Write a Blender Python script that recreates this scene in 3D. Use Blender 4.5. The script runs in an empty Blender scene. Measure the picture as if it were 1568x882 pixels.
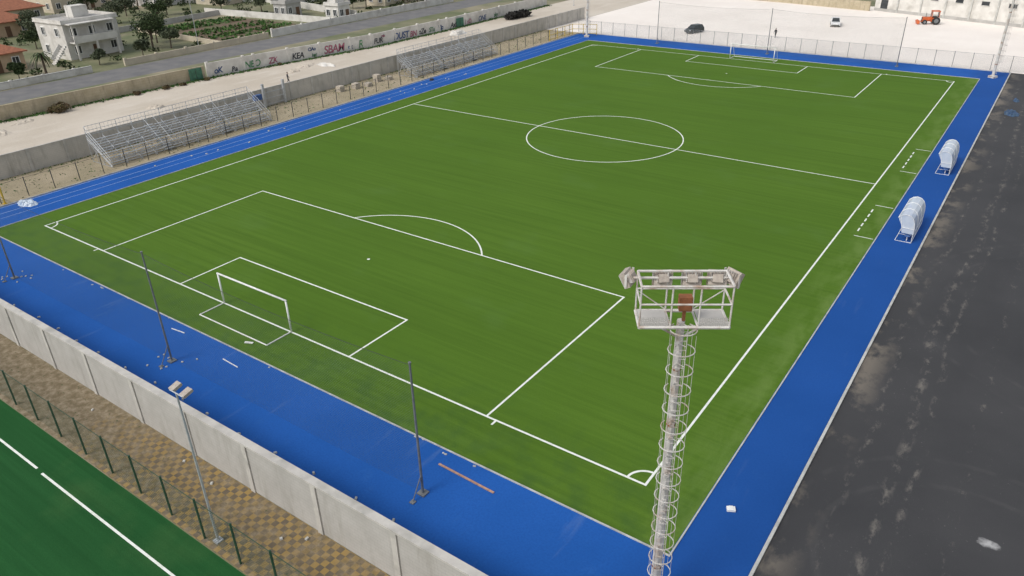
import bpy, math, random
import numpy as np
from mathutils import Vector, Matrix
random.seed(7); rng=np.random.default_rng(7)
sc=bpy.context.scene
col=sc.collection
# ---------------- materials ----------------
def nt(name):
    m=bpy.data.materials.new(name); m.use_nodes=True
    t=m.node_tree; b=t.nodes['Principled BSDF']; return m,t,b
def N(t,typ,**k):
    n=t.nodes.new(typ)
    for a,v in k.items(): setattr(n,a,v)
    return n
def coord(t,scale=(1,1,1),rot=0):
    tc=N(t,'ShaderNodeTexCoord'); mp=N(t,'ShaderNodeMapping')
    mp.inputs['Scale'].default_value=scale; mp.inputs['Rotation'].default_value=(0,0,rot)
    t.links.new(tc.outputs['Object'],mp.inputs['Vector']); return mp.outputs['Vector']
def noise(t,scale,detail=4,sc3=(1,1,1),rough=.55,rot=0):
    n=N(t,'ShaderNodeTexNoise'); n.inputs['Scale'].default_value=scale
    n.inputs['Detail'].default_value=min(detail,5); n.inputs['Roughness'].default_value=rough
    t.links.new(coord(t,sc3,rot),n.inputs['Vector']); return n.outputs['Fac']
def ramp(t,fac,lo,hi,a=0.,b=1.):
    r=N(t,'ShaderNodeMapRange'); r.clamp=True
    for k,v in zip(('From Min','From Max','To Min','To Max'),(lo,hi,a,b)): r.inputs[k].default_value=v
    t.links.new(fac,r.inputs['Value']); return r.outputs['Result']
def mth(t,op,a,b=None,c=None):
    n=N(t,'ShaderNodeMath',operation=op)
    for i,v in enumerate((a,b,c)):
        if v is None: continue
        if isinstance(v,(int,float)): n.inputs[i].default_value=v
        else: t.links.new(v,n.inputs[i])
    return n.outputs[0]
def mix(t,fac,a,b,mode='MIX'):
    n=N(t,'ShaderNodeMix',data_type='RGBA',blend_type=mode)
    for s,v in ((n.inputs[0],fac),(n.inputs[6],a),(n.inputs[7],b)):
        if isinstance(v,(int,float)): s.default_value=v
        elif isinstance(v,tuple): s.default_value=(*v[:3],1)
        else: t.links.new(v,s)
    return n.outputs[2]
def bump(t,b,h,strength=.3,dist=.02):
    n=N(t,'ShaderNodeBump'); n.inputs['Strength'].default_value=strength; n.inputs['Distance'].default_value=dist
    t.links.new(h,n.inputs['Height']); t.links.new(n.outputs['Normal'],b.inputs['Normal'])
def simple(name,c,c2=None,scale=3,rough=.8,metal=0,bmp=0,lo=.35,hi=.65,c3=None,s3=.3):
    m,t,b=nt(name)
    if c2 is None: c2=tuple(x*.8 for x in c)
    f=ramp(t,noise(t,scale,4),lo,hi); o=mix(t,f,c,c2)
    if c3: o=mix(t,ramp(t,noise(t,s3,4),.5,.7),o,c3)
    t.links.new(o,b.inputs['Base Color']); b.inputs['Roughness'].default_value=rough; b.inputs['Metallic'].default_value=metal
    if bmp: bump(t,b,noise(t,scale*6,3),bmp,.03)
    return m
def xyz(t):
    tc=N(t,'ShaderNodeTexCoord'); s=N(t,'ShaderNodeSeparateXYZ'); t.links.new(tc.outputs['Object'],s.inputs[0]); return s.outputs
def turf(name,a,b_,edge=False):
    m,t,b=nt(name)
    o=mix(t,ramp(t,noise(t,.05,3),.35,.65),a,b_)
    st=noise(t,1,5,(.06,2.6,1)); o=mix(t,ramp(t,st,.35,.7),o,tuple(x*.86 for x in a))
    st2=noise(t,1,3,(.35,9,1)); o=mix(t,ramp(t,st2,.55,.8,0,.3),o,tuple(x*.66 for x in a))
    x,y,z=xyz(t)
    fr=mth(t,'FRACT',mth(t,'DIVIDE',mth(t,'ADD',y,3.4),4.1)); seam=mth(t,'LESS_THAN',fr,.02)
    o=mix(t,mth(t,'MULTIPLY',seam,.10),o,tuple(x*.6 for x in a))
    par=mth(t,'GREATER_THAN',mth(t,'FRACT',mth(t,'DIVIDE',mth(t,'ADD',y,3.4),8.2)),.5)
    o=mix(t,mth(t,'MULTIPLY',par,.08),o,tuple(x*1.35 for x in a))
    pale=ramp(t,noise(t,.16,5),.56,.74,0,.22); o=mix(t,pale,o,(.11,.2,.065))
    if edge:
        e=ramp(t,x,30.2,32.8,0,1); e=mth(t,'MULTIPLY',e,ramp(t,noise(t,.8,5,(1,.35,1)),.42,.62,0,.55)); o=mix(t,e,o,(.18,.27,.075))
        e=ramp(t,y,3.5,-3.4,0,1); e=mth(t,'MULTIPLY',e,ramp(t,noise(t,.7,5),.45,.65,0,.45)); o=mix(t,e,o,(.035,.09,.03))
    g=noise(t,14,3); o=mix(t,ramp(t,g,.3,.7,0,.25),o,tuple(x*.6 for x in a))
    t.links.new(o,b.inputs['Base Color']); b.inputs['Roughness'].default_value=.9; b.inputs['Specular IOR Level'].default_value=.1
    bump(t,b,noise(t,25,3),.5,.03); return m
M={}
M['turf']=turf('turf_mat',(.080,.162,.018),(.096,.182,.022),True)
M['turf2']=turf('turf_dark_mat',(.016,.086,.024),(.024,.108,.032))
def blue():
    m,t,b=nt('blue_track_mat'); x,y,z=xyz(t)
    o=mix(t,ramp(t,noise(t,.12,4),.35,.65),(.011,.088,.345),(.016,.106,.41))
    o=mix(t,ramp(t,noise(t,1.2,5,(1,.5,1)),.6,.8,0,.35),o,(.035,.14,.43))
    o=mix(t,ramp(t,noise(t,9,4),.4,.75,0,.4),o,(.008,.055,.24))
    o=mix(t,ramp(t,noise(t,.5,5,(2.2,.3,1)),.62,.76,0,.25),o,(.16,.24,.42))
    o=mix(t,ramp(t,x,31,33,0,.45),o,(.008,.05,.21))  # right band's angle-dependent darker shading painted into the base colour
    t.links.new(o,b.inputs['Base Color']); b.inputs['Roughness'].default_value=.8; b.inputs['Specular IOR Level'].default_value=.15
    bump(t,b,noise(t,30,3),.3,.01); return m
M['blue']=blue()
def asphalt():
    m,t,b=nt('asphalt_mat'); x,y,z=xyz(t)
    o=mix(t,ramp(t,noise(t,.15,5),.3,.7),(.030,.031,.034),(.047,.047,.050))
    o=mix(t,ramp(t,noise(t,30,3),.4,.7,0,.5),o,(.06,.06,.062))
    d=ramp(t,mth(t,'ABSOLUTE',mth(t,'SUBTRACT',x,36.3)),.3,1.7,1,0)
    f=mth(t,'MULTIPLY',d,ramp(t,noise(t,.42,5,(1,.6,1),.65),.48,.60))
    o=mix(t,mth(t,'MULTIPLY',f,.6),o,(.25,.215,.17))
    for cx,w,th in ((39.7,.4,.52),(40.6,.25,.54),(38.0,.3,.55),(42.8,.3,.59),(46,.4,.58)):
        d=ramp(t,mth(t,'ABSOLUTE',mth(t,'SUBTRACT',mth(t,'ADD',x,ramp(t,noise(t,.06,2),.3,.7,-.5,.5)),cx)),0,w,1,0)
        f=mth(t,'MULTIPLY',d,ramp(t,noise(t,1.9,5,(1,.4,1),.7),th-.02,th+.12))
        o=mix(t,mth(t,'MULTIPLY',f,.62),o,(.22,.20,.175))
    sp=ramp(t,noise(t,7,5,rough=.7),.64,.70,0,.6); sp=mth(t,'MULTIPLY',sp,ramp(t,noise(t,.3,3),.48,.66)); o=mix(t,sp,o,(.36,.34,.31))
    for cx,cy,rad in ((44,2,6.2),(44.2,2.4,7.9),(52,30,13),(52,30,14.8)):
        rr=mth(t,'SQRT',mth(t,'ADD',mth(t,'POWER',mth(t,'SUBTRACT',x,cx),2),mth(t,'POWER',mth(t,'SUBTRACT',y,cy),2)))
        k=ramp(t,mth(t,'ABSOLUTE',mth(t,'SUBTRACT',rr,rad)),.08,.22,1,0); k=mth(t,'MULTIPLY',k,ramp(t,noise(t,.8,4),.45,.62,0,.12)); o=mix(t,k,o,(.13,.125,.12))
    bx=mth(t,'ADD',mth(t,'POWER',mth(t,'DIVIDE',mth(t,'SUBTRACT',x,44.3),.4),2),mth(t,'POWER',mth(t,'DIVIDE',mth(t,'SUBTRACT',y,5.1),.25),2))
    o=mix(t,ramp(t,mth(t,'ADD',bx,ramp(t,noise(t,4,4),.3,.7,-.6,.6)),.1,1.5,.7,0),o,(.55,.55,.55))  # bright puddle glare painted into the asphalt colour as a pale patch
    wet=ramp(t,noise(t,.1,4,(1,.3,1)),.5,.62); o=mix(t,mth(t,'MULTIPLY',wet,.35),o,(.02,.021,.024))
    t.links.new(o,b.inputs['Base Color']); b.inputs['Roughness'].default_value=.85
    bump(t,b,noise(t,40,3),.4,.01); return m
M['asphalt']=asphalt()
M['road']=simple('road_mat',(.13,.13,.135),(.18,.175,.17),.4)
M['ground']=simple('ground_mat',(.20,.19,.11),(.10,.125,.05),.12,bmp=.3,c3=(.33,.28,.2),s3=.05)
def lot(name,a,b1,c,d,s=1):
    m,t,b=nt(name)
    o=mix(t,ramp(t,noise(t,.07*s,5),.38,.62),a,b1)
    o=mix(t,ramp(t,noise(t,.5,5,(1,.25,1),.65),.52,.7,0,.6),o,c)
    o=mix(t,ramp(t,noise(t,3,5,rough=.7),.58,.72,0,.6),o,d)
    t.links.new(o,b.inputs['Base Color']); b.inputs['Roughness'].default_value=.95
    bump(t,b,noise(t,2,5),.5,.1); return m
M['dirt']=lot('dirt_mat',(.58,.52,.44),(.50,.44,.36),(.64,.59,.52),(.38,.33,.25))
M['gravel']=lot('white_gravel_mat',(.86,.80,.74),(.80,.74,.68),(.88,.83,.77),(.72,.67,.61))
M['strip']=lot('verge_mat',(.42,.35,.24),(.33,.28,.18),(.48,.41,.29),(.19,.18,.08),3)
M['soil']=simple('soil_mat',(.11,.075,.045),(.16,.11,.07),.8,bmp=.4,c3=(.09,.12,.04),s3=.2)
def pavers():
    m,t,b=nt('checker_paver_mat')
    ck=N(t,'ShaderNodeTexChecker'); ck.inputs['Scale'].default_value=3.2
    ck.inputs['Color1'].default_value=(.30,.20,.065,1); ck.inputs['Color2'].default_value=(.12,.095,.065,1)
    t.links.new(coord(t,(1,1.001,0)),ck.inputs['Vector'])
    x,y,z=xyz(t)
    f=ramp(t,mth(t,'ADD',x,ramp(t,noise(t,.7,5),.3,.7,-4,4)),1,9,0,1)
    f2=mth(t,'MULTIPLY',f,ramp(t,noise(t,.9,5),.35,.62,1,.25))
    o=mix(t,ramp(t,noise(t,2.2,5,rough=.7),.42,.62),(.15,.115,.065),(.27,.22,.15))
    o=mix(t,ramp(t,noise(t,5,5),.6,.7),o,(.07,.08,.03))
    o=mix(t,f2,o,ck.outputs['Color'])
    t.links.new(o,b.inputs['Base Color']); b.inputs['Roughness'].default_value=.9
    bump(t,b,noise(t,10,5),.5,.03); return m
M['pavers']=pavers()
def wallmat(name,a,b1,stain,course=.5,joint=2.5,axis=0):
    m,t,b=nt(name); c=xyz(t); u=c[axis]; z=c[2]
    o=mix(t,ramp(t,noise(t,.8,5),.35,.65),a,b1)
    o=mix(t,ramp(t,noise(t,1,5,(1.5,1.5,.25),.65),.52,.72,0,.7),o,stain)
    row=mth(t,'FLOOR',mth(t,'DIVIDE',z,course)); u2=mth(t,'ADD',u,mth(t,'MULTIPLY',row,joint/2))
    j=mth(t,'MAXIMUM',mth(t,'LESS_THAN',mth(t,'FRACT',mth(t,'DIVIDE',z,course)),.09),mth(t,'LESS_THAN',mth(t,'FRACT',mth(t,'DIVIDE',u2,joint)),.04))
    o=mix(t,mth(t,'MULTIPLY',j,.35),o,tuple(x*.5 for x in a))
    t.links.new(o,b.inputs['Base Color']); b.inputs['Roughness'].default_value=.9
    bump(t,b,noise(t,12,4),.4,.02); return m
M['wall_n']=wallmat('concrete_wall_mat',(.46,.445,.42),(.40,.385,.36),(.29,.275,.24),.2,.4,0)
M['wall_l']=wallmat('panel_wall_mat',(.54,.51,.46),(.45,.43,.39),(.27,.255,.21),.2,.4,1)
M['coping']=simple('coping_mat',(.54,.52,.48),(.46,.44,.41),1.5,bmp=.3,c3=(.36,.35,.32),s3=.8)
M['stone']=wallmat('old_plaster_wall_mat',(.50,.43,.31),(.40,.34,.23),(.22,.19,.14),.37,.9,1)
M['white_plaster']=simple('white_plaster_mat',(.70,.68,.64),(.60,.58,.54),.7,c3=(.47,.45,.41),s3=.4)
M['tan_plaster']=simple('tan_plaster_mat',(.55,.40,.27),(.46,.33,.22),.7)
M['cream_plaster']=simple('cream_plaster_mat',(.60,.53,.41),(.5,.44,.34),.6)
M['grey_plaster']=simple('grey_plaster_mat',(.45,.44,.42),(.36,.35,.33),.6)
M['tile']=simple('terracotta_mat',(.36,.14,.075),(.26,.10,.055),2,bmp=.6)
M['roofgrey']=simple('flat_roof_mat',(.48,.46,.43),(.36,.35,.33),.5)
M['glass']=simple('window_glass_mat',(.03,.035,.04),(.05,.055,.06),1,rough=.15)
M['shutter']=simple('shutter_mat',(.16,.09,.05),(.11,.06,.035),2)
M['green_paint']=simple('green_door_mat',(.07,.2,.13),(.05,.14,.09),2)
M['white']=simple('white_paint_mat',(.80,.80,.78),(.68,.68,.66),2.5,rough=.6,lo=.5,hi=.8)
M['line']=simple('line_paint_mat',(.80,.82,.78),(.58,.65,.52),3,rough=.8,lo=.45,hi=.8)
M['lane']=simple('lane_paint_mat',(.42,.52,.70),(.28,.40,.64),3,rough=.8)
M['kerb']=simple('kerb_mat',(.55,.55,.52),(.38,.38,.36),1.5,bmp=.3)
M['galv']=simple('galvanised_mat',(.52,.54,.56),(.40,.42,.44),3,rough=.5,metal=.35)
M['mast']=simple('mast_paint_mat',(.66,.64,.61),(.54,.52,.49),2,rough=.6,c3=(.40,.29,.22),s3=1.7)
M['rust']=simple('rust_mat',(.33,.12,.05),(.22,.09,.04),6)
M['dark']=simple('dark_metal_mat',(.035,.04,.038),(.05,.055,.05),3,rough=.5)
M['postgreen']=simple('post_green_mat',(.02,.06,.035),(.03,.075,.045),3,rough=.5)
M['grey']=simple('grey_metal_mat',(.16,.17,.18),(.22,.23,.24),3,rough=.5,metal=.3)
M['lampglass']=simple('lamp_glass_mat',(.45,.47,.5),(.55,.57,.6),3,rough=.2)
M['lampbody']=simple('lamp_body_mat',(.48,.43,.37),(.36,.31,.27),8,rough=.6)
M['tyre']=simple('tyre_mat',(.02,.02,.02),(.03,.03,.03),5)
M['carblack']=simple('car_dark_paint_mat',(.03,.035,.04),(.035,.04,.045),1,rough=.25,metal=.3)
M['carwhite']=simple('car_white_paint_mat',(.75,.75,.75),(.7,.7,.7),1,rough=.3)
M['orange']=simple('orange_paint_mat',(.62,.13,.03),(.5,.1,.03),2,rough=.5)
M['yellow']=simple('yellow_paint_mat',(.62,.42,.03),(.5,.33,.03),2,rough=.6)
M['tarp']=simple('tarp_mat',(.62,.68,.74),(.4,.5,.62),2,rough=.6)
M['bluetarp']=simple('blue_tarp_mat',(.03,.07,.16),(.05,.09,.14),3,rough=.6)
M['wood']=simple('wood_mat',(.46,.28,.20),(.36,.2,.14),4)
M['cloth']=simple('dark_cloth_mat',(.02,.022,.03),(.03,.03,.035),5)
M['skin']=simple('skin_mat',(.45,.27,.19),(.4,.24,.17),5)
M['brick']=simple('hollow_brick_mat',(.50,.45,.38),(.42,.37,.30),4)
M['seatblue']=simple('bench_seat_mat',(.1,.2,.45),(.08,.16,.4),4)
M['pink']=simple('graffiti_pink_mat',(.5,.14,.22),(.42,.12,.18),3)
M['gblue']=simple('graffiti_blue_mat',(.06,.12,.3),(.05,.1,.25),3)
M['ggreen']=simple('graffiti_green_mat',(.1,.32,.13),(.08,.25,.1),3)
def poly():
    m,t,b=nt('polycarbonate_mat'); b.inputs['Roughness'].default_value=.25
    t.links.new(mix(t,ramp(t,noise(t,2,4),.3,.7),(.62,.70,.78),(.74,.78,.82)),b.inputs['Base Color'])
    b.inputs['Alpha'].default_value=.72; return m
M['poly']=poly()
def meshmat(name,axis,cell,w,c,diamond=True):
    m,t,b=nt(name); s=xyz(t); u=s[axis]; z=s[2]
    if diamond: a=mth(t,'ADD',u,z); d=mth(t,'SUBTRACT',u,z)
    else: a=u; d=z
    k=mth(t,'MAXIMUM',mth(t,'LESS_THAN',mth(t,'FRACT',mth(t,'DIVIDE',a,cell)),w),mth(t,'LESS_THAN',mth(t,'FRACT',mth(t,'DIVIDE',d,cell)),w))
    t.links.new(k,b.inputs['Alpha']); t.links.new(mix(t,noise(t,2,2),c,tuple(x*.8 for x in c)),b.inputs['Base Color'])
    b.inputs['Roughness'].default_value=.6; return m
M['mesh_green_x']=meshmat('fence_mesh_x_mat',0,.12,.11,(.05,.10,.065))
M['mesh_dark_y']=meshmat('fence_mesh_y_mat',1,.15,.09,(.09,.10,.09))
M['mesh_grey_x']=meshmat('fence_mesh_grey_mat',0,.15,.10,(.35,.35,.34))
M['net_x']=meshmat('net_mesh_mat',0,.14,.045,(.12,.15,.13))
M['grating']=meshmat('grating_mat',0,.07,.45,(.55,.53,.50),False)
def foliage(name,a,b1,c):
    m,t,b=nt(name); g=N(t,'ShaderNodeNewGeometry')
    o=mix(t,g.outputs['Random Per Island'],a,b1); o=mix(t,ramp(t,noise(t,.9,3),.4,.65),o,c)
    t.links.new(o,b.inputs['Base Color']); b.inputs['Roughness'].default_value=.7; b.inputs['Specular IOR Level'].default_value=.2; return m
M['leaf']=foliage('foliage_mat',(.035,.06,.02),(.08,.11,.045),(.03,.045,.02))
M['olive']=foliage('olive_foliage_mat',(.09,.11,.06),(.14,.16,.10),(.05,.065,.04))
M['dryleaf']=foliage('dry_foliage_mat',(.16,.11,.06),(.10,.10,.04),(.08,.05,.03))
M['crop']=foliage('crop_mat',(.06,.13,.03),(.10,.19,.05),(.04,.09,.025))
M['brush']=foliage('brush_mat',(.03,.03,.028),(.07,.065,.06),(.02,.02,.02))
M['bark']=simple('bark_mat',(.12,.09,.065),(.08,.06,.045),6)
# ---------------- builder ----------------
def G(name,loc=(0,0,0),rz=0):
    e=bpy.data.objects.new(name,None); e.location=loc; e.rotation_euler=(0,0,rz); col.objects.link(e); return e
class B:
    def __init__(s,name,mats,parent=None):
        s.name=name; s.mats=[mats] if isinstance(mats,str) else list(mats); s.parent=parent; s.v=[]; s.f=[]; s.mi=[]
    def add(s,vs,fs,mi=0):
        o=len(s.v); s.v+= [tuple(v) for v in vs]; s.f+=[tuple(i+o for i in f) for f in fs]; s.mi+=[mi]*len(fs)
    def box(s,c,d,rz=0,mi=0,top=1.0,tilt=None):
        hx,hy,hz=d[0]/2,d[1]/2,d[2]/2; vs=[]
        for k,z in ((1,-hz),(top,hz)):
            for x,y in ((-hx,-hy),(hx,-hy),(hx,hy),(-hx,hy)):
                v=Vector((x*k,y*k,z))
                if tilt: v=Matrix.Rotation(tilt[1],3,tilt[0])@v
                v=Matrix.Rotation(rz,3,'Z')@v; vs.append((v.x+c[0],v.y+c[1],v.z+c[2]))
        s.add(vs,[(3,2,1,0),(4,5,6,7),(0,1,5,4),(1,2,6,5),(2,3,7,6),(3,0,4,7)],mi); return s
    def tube(s,p,q,r,n=6,r2=None,mi=0):
        p=Vector(p);q=Vector(q);d=(q-p)
        if d.length<1e-6: return s
        d.normalize(); a=d.orthogonal().normalized(); b=d.cross(a); r2=r if r2 is None else r2
        vs=[p+(a*math.cos(2*math.pi*i/n)+b*math.sin(2*math.pi*i/n))*r for i in range(n)]+[q+(a*math.cos(2*math.pi*i/n)+b*math.sin(2*math.pi*i/n))*r2 for i in range(n)]
        s.add(vs,[(i,(i+1)%n,n+(i+1)%n,n+i) for i in range(n)]+[tuple(reversed(range(n))),tuple(range(n,2*n))],mi); return s
    def path(s,pts,r,n=6,mi=0,closed=False):
        for a,b in zip(pts,pts[1:]+([pts[0]] if closed else [])): s.tube(a,b,r,n,mi=mi)
        return s
    def prism(s,prof,y0,y1,mi=0):
        n=len(prof); vs=[(x,y0,z) for x,z in prof]+[(x,y1,z) for x,z in prof]
        s.add(vs,[tuple(range(n)),tuple(reversed(range(n,2*n)))]+[(i,n+i,n+(i+1)%n,(i+1)%n) for i in range(n)],mi); return s
    def obj(s,smooth=False,bevel=0):
        me=bpy.data.meshes.new(s.name); me.from_pydata(s.v,[],s.f); me.update()
        for m in s.mats: me.materials.append(M[m])
        me.polygons.foreach_set('material_index',s.mi)
        if smooth: me.polygons.foreach_set('use_smooth',[True]*len(me.polygons))
        o=bpy.data.objects.new(s.name,me); col.objects.link(o)
        if s.parent: o.parent=s.parent
        if bevel:
            m=o.modifiers.new('b','BEVEL'); m.width=bevel; m.segments=2
        return o
def sheet(name,pts,z,mat):
    b=B(name,mat); b.add([(x,y,z) for x,y in pts],[tuple(range(len(pts)))]); return b.obj()
def rect(name,x0,x1,y0,y1,z,mat): return sheet(name,[(x0,y0),(x1,y0),(x1,y1),(x0,y1)],z,mat)
# ---------------- ground layers ----------------
rect('ground',-1500,1500,-1500,1500,0,'ground')
sheet('dirt_lot',[(-73,-40),(-47.2,-40),(-47.2,175),(-66.5,175),(-66,140),(-65,100),(-65.5,78),(-69.5,50),(-72,20)],.004,'dirt')
rect('gravel_lot',-47.1,75,110.1,172,.004,'gravel')
rect('verge_strip',-47,-38.5,-40,110,.004,'strip')
rect('road',-91,-82,-60,220,.004,'road')
rect('asphalt_lot',36.25,75,-60,110,.004,'asphalt')
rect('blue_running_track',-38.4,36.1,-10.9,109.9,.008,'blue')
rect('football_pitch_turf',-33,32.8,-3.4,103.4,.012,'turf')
rect('second_pitch_turf',-80,36,-60,-14.75,.008,'turf2')
rect('paved_walkway',-80,36,-14.7,-11.2,.008,'pavers')
# ---------------- markings ----------------
lm=B('pitch_markings','line'); W=.13; Z=.016
def ln(x0,y0,x1,y1,w=W,bb=None,z=Z):
    d=Vector((x1-x0,y1-y0)); d.normalize(); n=Vector((-d.y,d.x))*w/2
    (bb or lm).add([(x0-n.x,y0-n.y,z),(x1-n.x,y1-n.y,z),(x1+n.x,y1+n.y,z),(x0+n.x,y0+n.y,z)],[(0,1,2,3)])
def arc(cx,cy,r,a0,a1,w=W,n=48):
    vs=[]
    for i in range(n+1):
        a=a0+(a1-a0)*i/n
        for rr in (r-w/2,r+w/2): vs.append((cx+rr*math.cos(a),cy+rr*math.sin(a),Z))
    lm.add(vs,[(2*i,2*i+1,2*i+3,2*i+2) for i in range(n)])
h=W/2
ln(-30,-h,-30,100+h);ln(30,-h,30,100+h);ln(-30+h,0,30-h,0);ln(-30+h,100,30-h,100);ln(-30+h,50,30-h,50)
for s,y0 in ((1,0),(-1,100)):
    for hw,dp in ((20.16,16.5),(9.16,5.5)):
        ln(-hw,y0+s*h,-hw,y0+s*(dp+h)); ln(hw,y0+s*h,hw,y0+s*(dp+h)); ln(-hw+h,y0+s*dp,hw-h,y0+s*dp)
    a=math.asin((5.5+h)/9.15); arc(0,y0+s*11,9.15,s*a,s*(math.pi-a))
    arc(0,y0+s*11,.07,0,2*math.pi,.12,12)
    for c in (-1,1):
        a0={(1,-1):0,(1,1):math.pi/2,(-1,-1):-math.pi/2,(-1,1):math.pi}[(s,c)]
        arc(c*30,y0,1,a0+.07,a0+math.pi/2-.07,n=14)
        ln(c*20.84,y0-s*h,c*20.84,y0-s*.45)
for a0 in (0,math.pi):
    a=h/9.15; arc(0,50,9.15,a0+a,a0+math.pi-a)
for y0,y1 in ((55.2,63.6),(36.4,44.3)):
    ln(31.2,y0,32.7,y0,.1);ln(31.2,y1,32.7,y1,.1)
    n=5
    for i in range(n):
        yy=y0+.9+(y1-y0-1.8)*(i+.15)/n; ln(31.25,yy,31.25,yy+(y1-y0-1.8)/n*.6,.12)
lm.obj()
l2=B('second_pitch_markings','line'); ln(-70,-16.5,3.2,-16.5,.12,l2,.012); ln(3.8,-16.55,34,-16.55,.12,l2,.012); l2.obj()
tl=B('track_lane_lines','lane')
ln(-38.2,-9,-38.2,109.8,.08,tl,.012); ln(-36.6,-9,-36.6,106,.06,tl,.012); ln(-35.3,-2,-35.3,106,.05,tl,.012); tl.obj()
kb=B('track_kerb','kerb')
kb.box((36.2,25,.06),(.14,170,.12)); kb.box((-.1,-3.46,.03),(66,.08,.06)); kb.box((32.87,50,.03),(.07,106.8,.06)); kb.box((-33.06,50,.03),(.07,106.8,.06)); kb.box((-.1,103.47,.03),(66,.07,.06))
kb.box((-1,110,.06),(74.4,.16,.12)); kb.box((-38.48,50,.06),(.12,119.8,.12)); kb.obj()
# ---------------- walls ----------------
w=B('concrete_boundary_wall',['wall_n','coping'])
w.box((-23,-11.05,1.47),(116,.26,2.94)); w.box((-23,-11.05,3.0),(116.1,.40,.12),mi=1)
for i in range(24):
    x=-79+i*4.9; w.box((x,-11.21,1.47),(.32,.08,2.93),mi=1)
w.obj()
w=B('panel_boundary_wall',['wall_l','coping'])
w.box((-47.1,46,1.2),(.15,160,2.4)); w.box((-47.1,46,2.44),(.22,160,.08),mi=1)
for i in range(41): w.box((-47.1,-33+i*4,1.25),(.32,.3,2.5),mi=1)
w.obj()
def polywall(name,pts,h,t,mat,piers=0,cap=None):
    w=B(name,[mat]+([cap] if cap else []))
    for (x0,y0),(x1,y1) in zip(pts,pts[1:]):
        d=Vector((x1-x0,y1-y0)); a=math.atan2(d.y,d.x); L=d.length
        w.box(((x0+x1)/2,(y0+y1)/2,h/2),(L,t,h),a)
        if cap: w.box(((x0+x1)/2,(y0+y1)/2,h+.05),(L,t+.12,.1),a,mi=1)
        if piers:
            for i in range(int(L/piers)+1):
                p=Vector((x0,y0))+d*(i*piers/L); w.box((p.x,p.y,h/2+.1),(.4,t+.14,h+.2),a)
    return w.obj()
polywall('old_stone_wall',[(-73.2,-10),(-72,20),(-70.4,45)],2.0,.3,'stone')
polywall('graffiti_wall',[(-70.3,45.6),(-69.4,54),(-65.7,78),(-65.2,100),(-66.2,140)],2.3,.25,'white_plaster',6.5)
polywall('garden_wall',[(-92,-10),(-92,38)],1.0,.25,'white_plaster',5,'kerb')
polywall('garden_wall',[(-92,44),(-92,75)],1.1,.25,'cream_plaster',6)
polywall('garden_wall',[(-92,76),(-92,135)],1.5,.25,'white_plaster',8)
polywall('garden_wall',[(-92.3,64),(-125,66)],1.0,.2,'cream_plaster')
polywall('garden_wall',[(-92.3,94),(-135,90)],1.4,.2,'white_plaster')
polywall('garden_wall',[(-127,60),(-130,92)],1.2,.2,'grey_plaster')
polywall('garden_wall',[(-95,103),(-140,112),(-160,100)],1.6,.2,'white_plaster')
polywall('stone_lot_wall',[(-60,177),(-16,169.5),(4.2,164.6)],2.0,.35,'stone')
# ---------------- foliage ----------------
def leafcloud(b,centers,radii,n,size,mi=0,flat=.8):
    for c,r in zip(centers,radii):
        d=rng.normal(size=(n,3)); d/=np.linalg.norm(d,axis=1)[:,None]
        P=np.array(c)+d*(r*rng.uniform(.55,1.08,(n,1)))*np.array([1,1,flat])
        for q in P:
            a=rng.normal(size=3); a/=np.linalg.norm(a); e=np.cross(a,rng.normal(size=3)); e/=np.linalg.norm(e)
            s=size*rng.uniform(.6,1.4); b.add([q-a*s-e*s*.6,q+a*s-e*s*.6,q+a*s*.8+e*s*.6,q-a*s*.7+e*s*.6],[(0,1,2,3)],mi)
def tree(name,loc,h,cr,mat='leaf',n=9,leaves=170,size=.15):
    g=G(name,(*loc,0)); t=B('trunk','bark',g); th=h*.38
    t.tube((0,0,-.05),(.1,.05,th),.16*h/5,8,.10*h/5)
    C=[];R=[]
    for i in range(n):
        a=2.4*i+rng.uniform(0,1); rr=cr*rng.uniform(.25,.68); z=h*rng.uniform(.52,.86)
        C.append((rr*math.cos(a),rr*math.sin(a),z)); R.append(cr*rng.uniform(.36,.55))
        t.tube((.1,.05,th*.95),(C[-1][0]*.8,C[-1][1]*.8,z),.06*h/5,5,.02)
    t.obj(); c=B('crown',mat,g); leafcloud(c,C,R,leaves,size); c.obj()
def bush(name,loc,r,mat='dryleaf',n=5,leaves=60,size=.15,flat=.7,long=1):
    b=B(name,[mat,'bark']); C=[(loc[0]+rng.uniform(-.5,.5)*r,loc[1]+rng.uniform(-.6,.6)*r*long,r*rng.uniform(.25,.55)) for _ in range(n)]
    for c in C: b.tube((c[0],c[1],0),c,.04,4,mi=1)
    leafcloud(b,C,[r*rng.uniform(.4,.6) for _ in C],leaves,size,flat=flat); b.obj()
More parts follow.
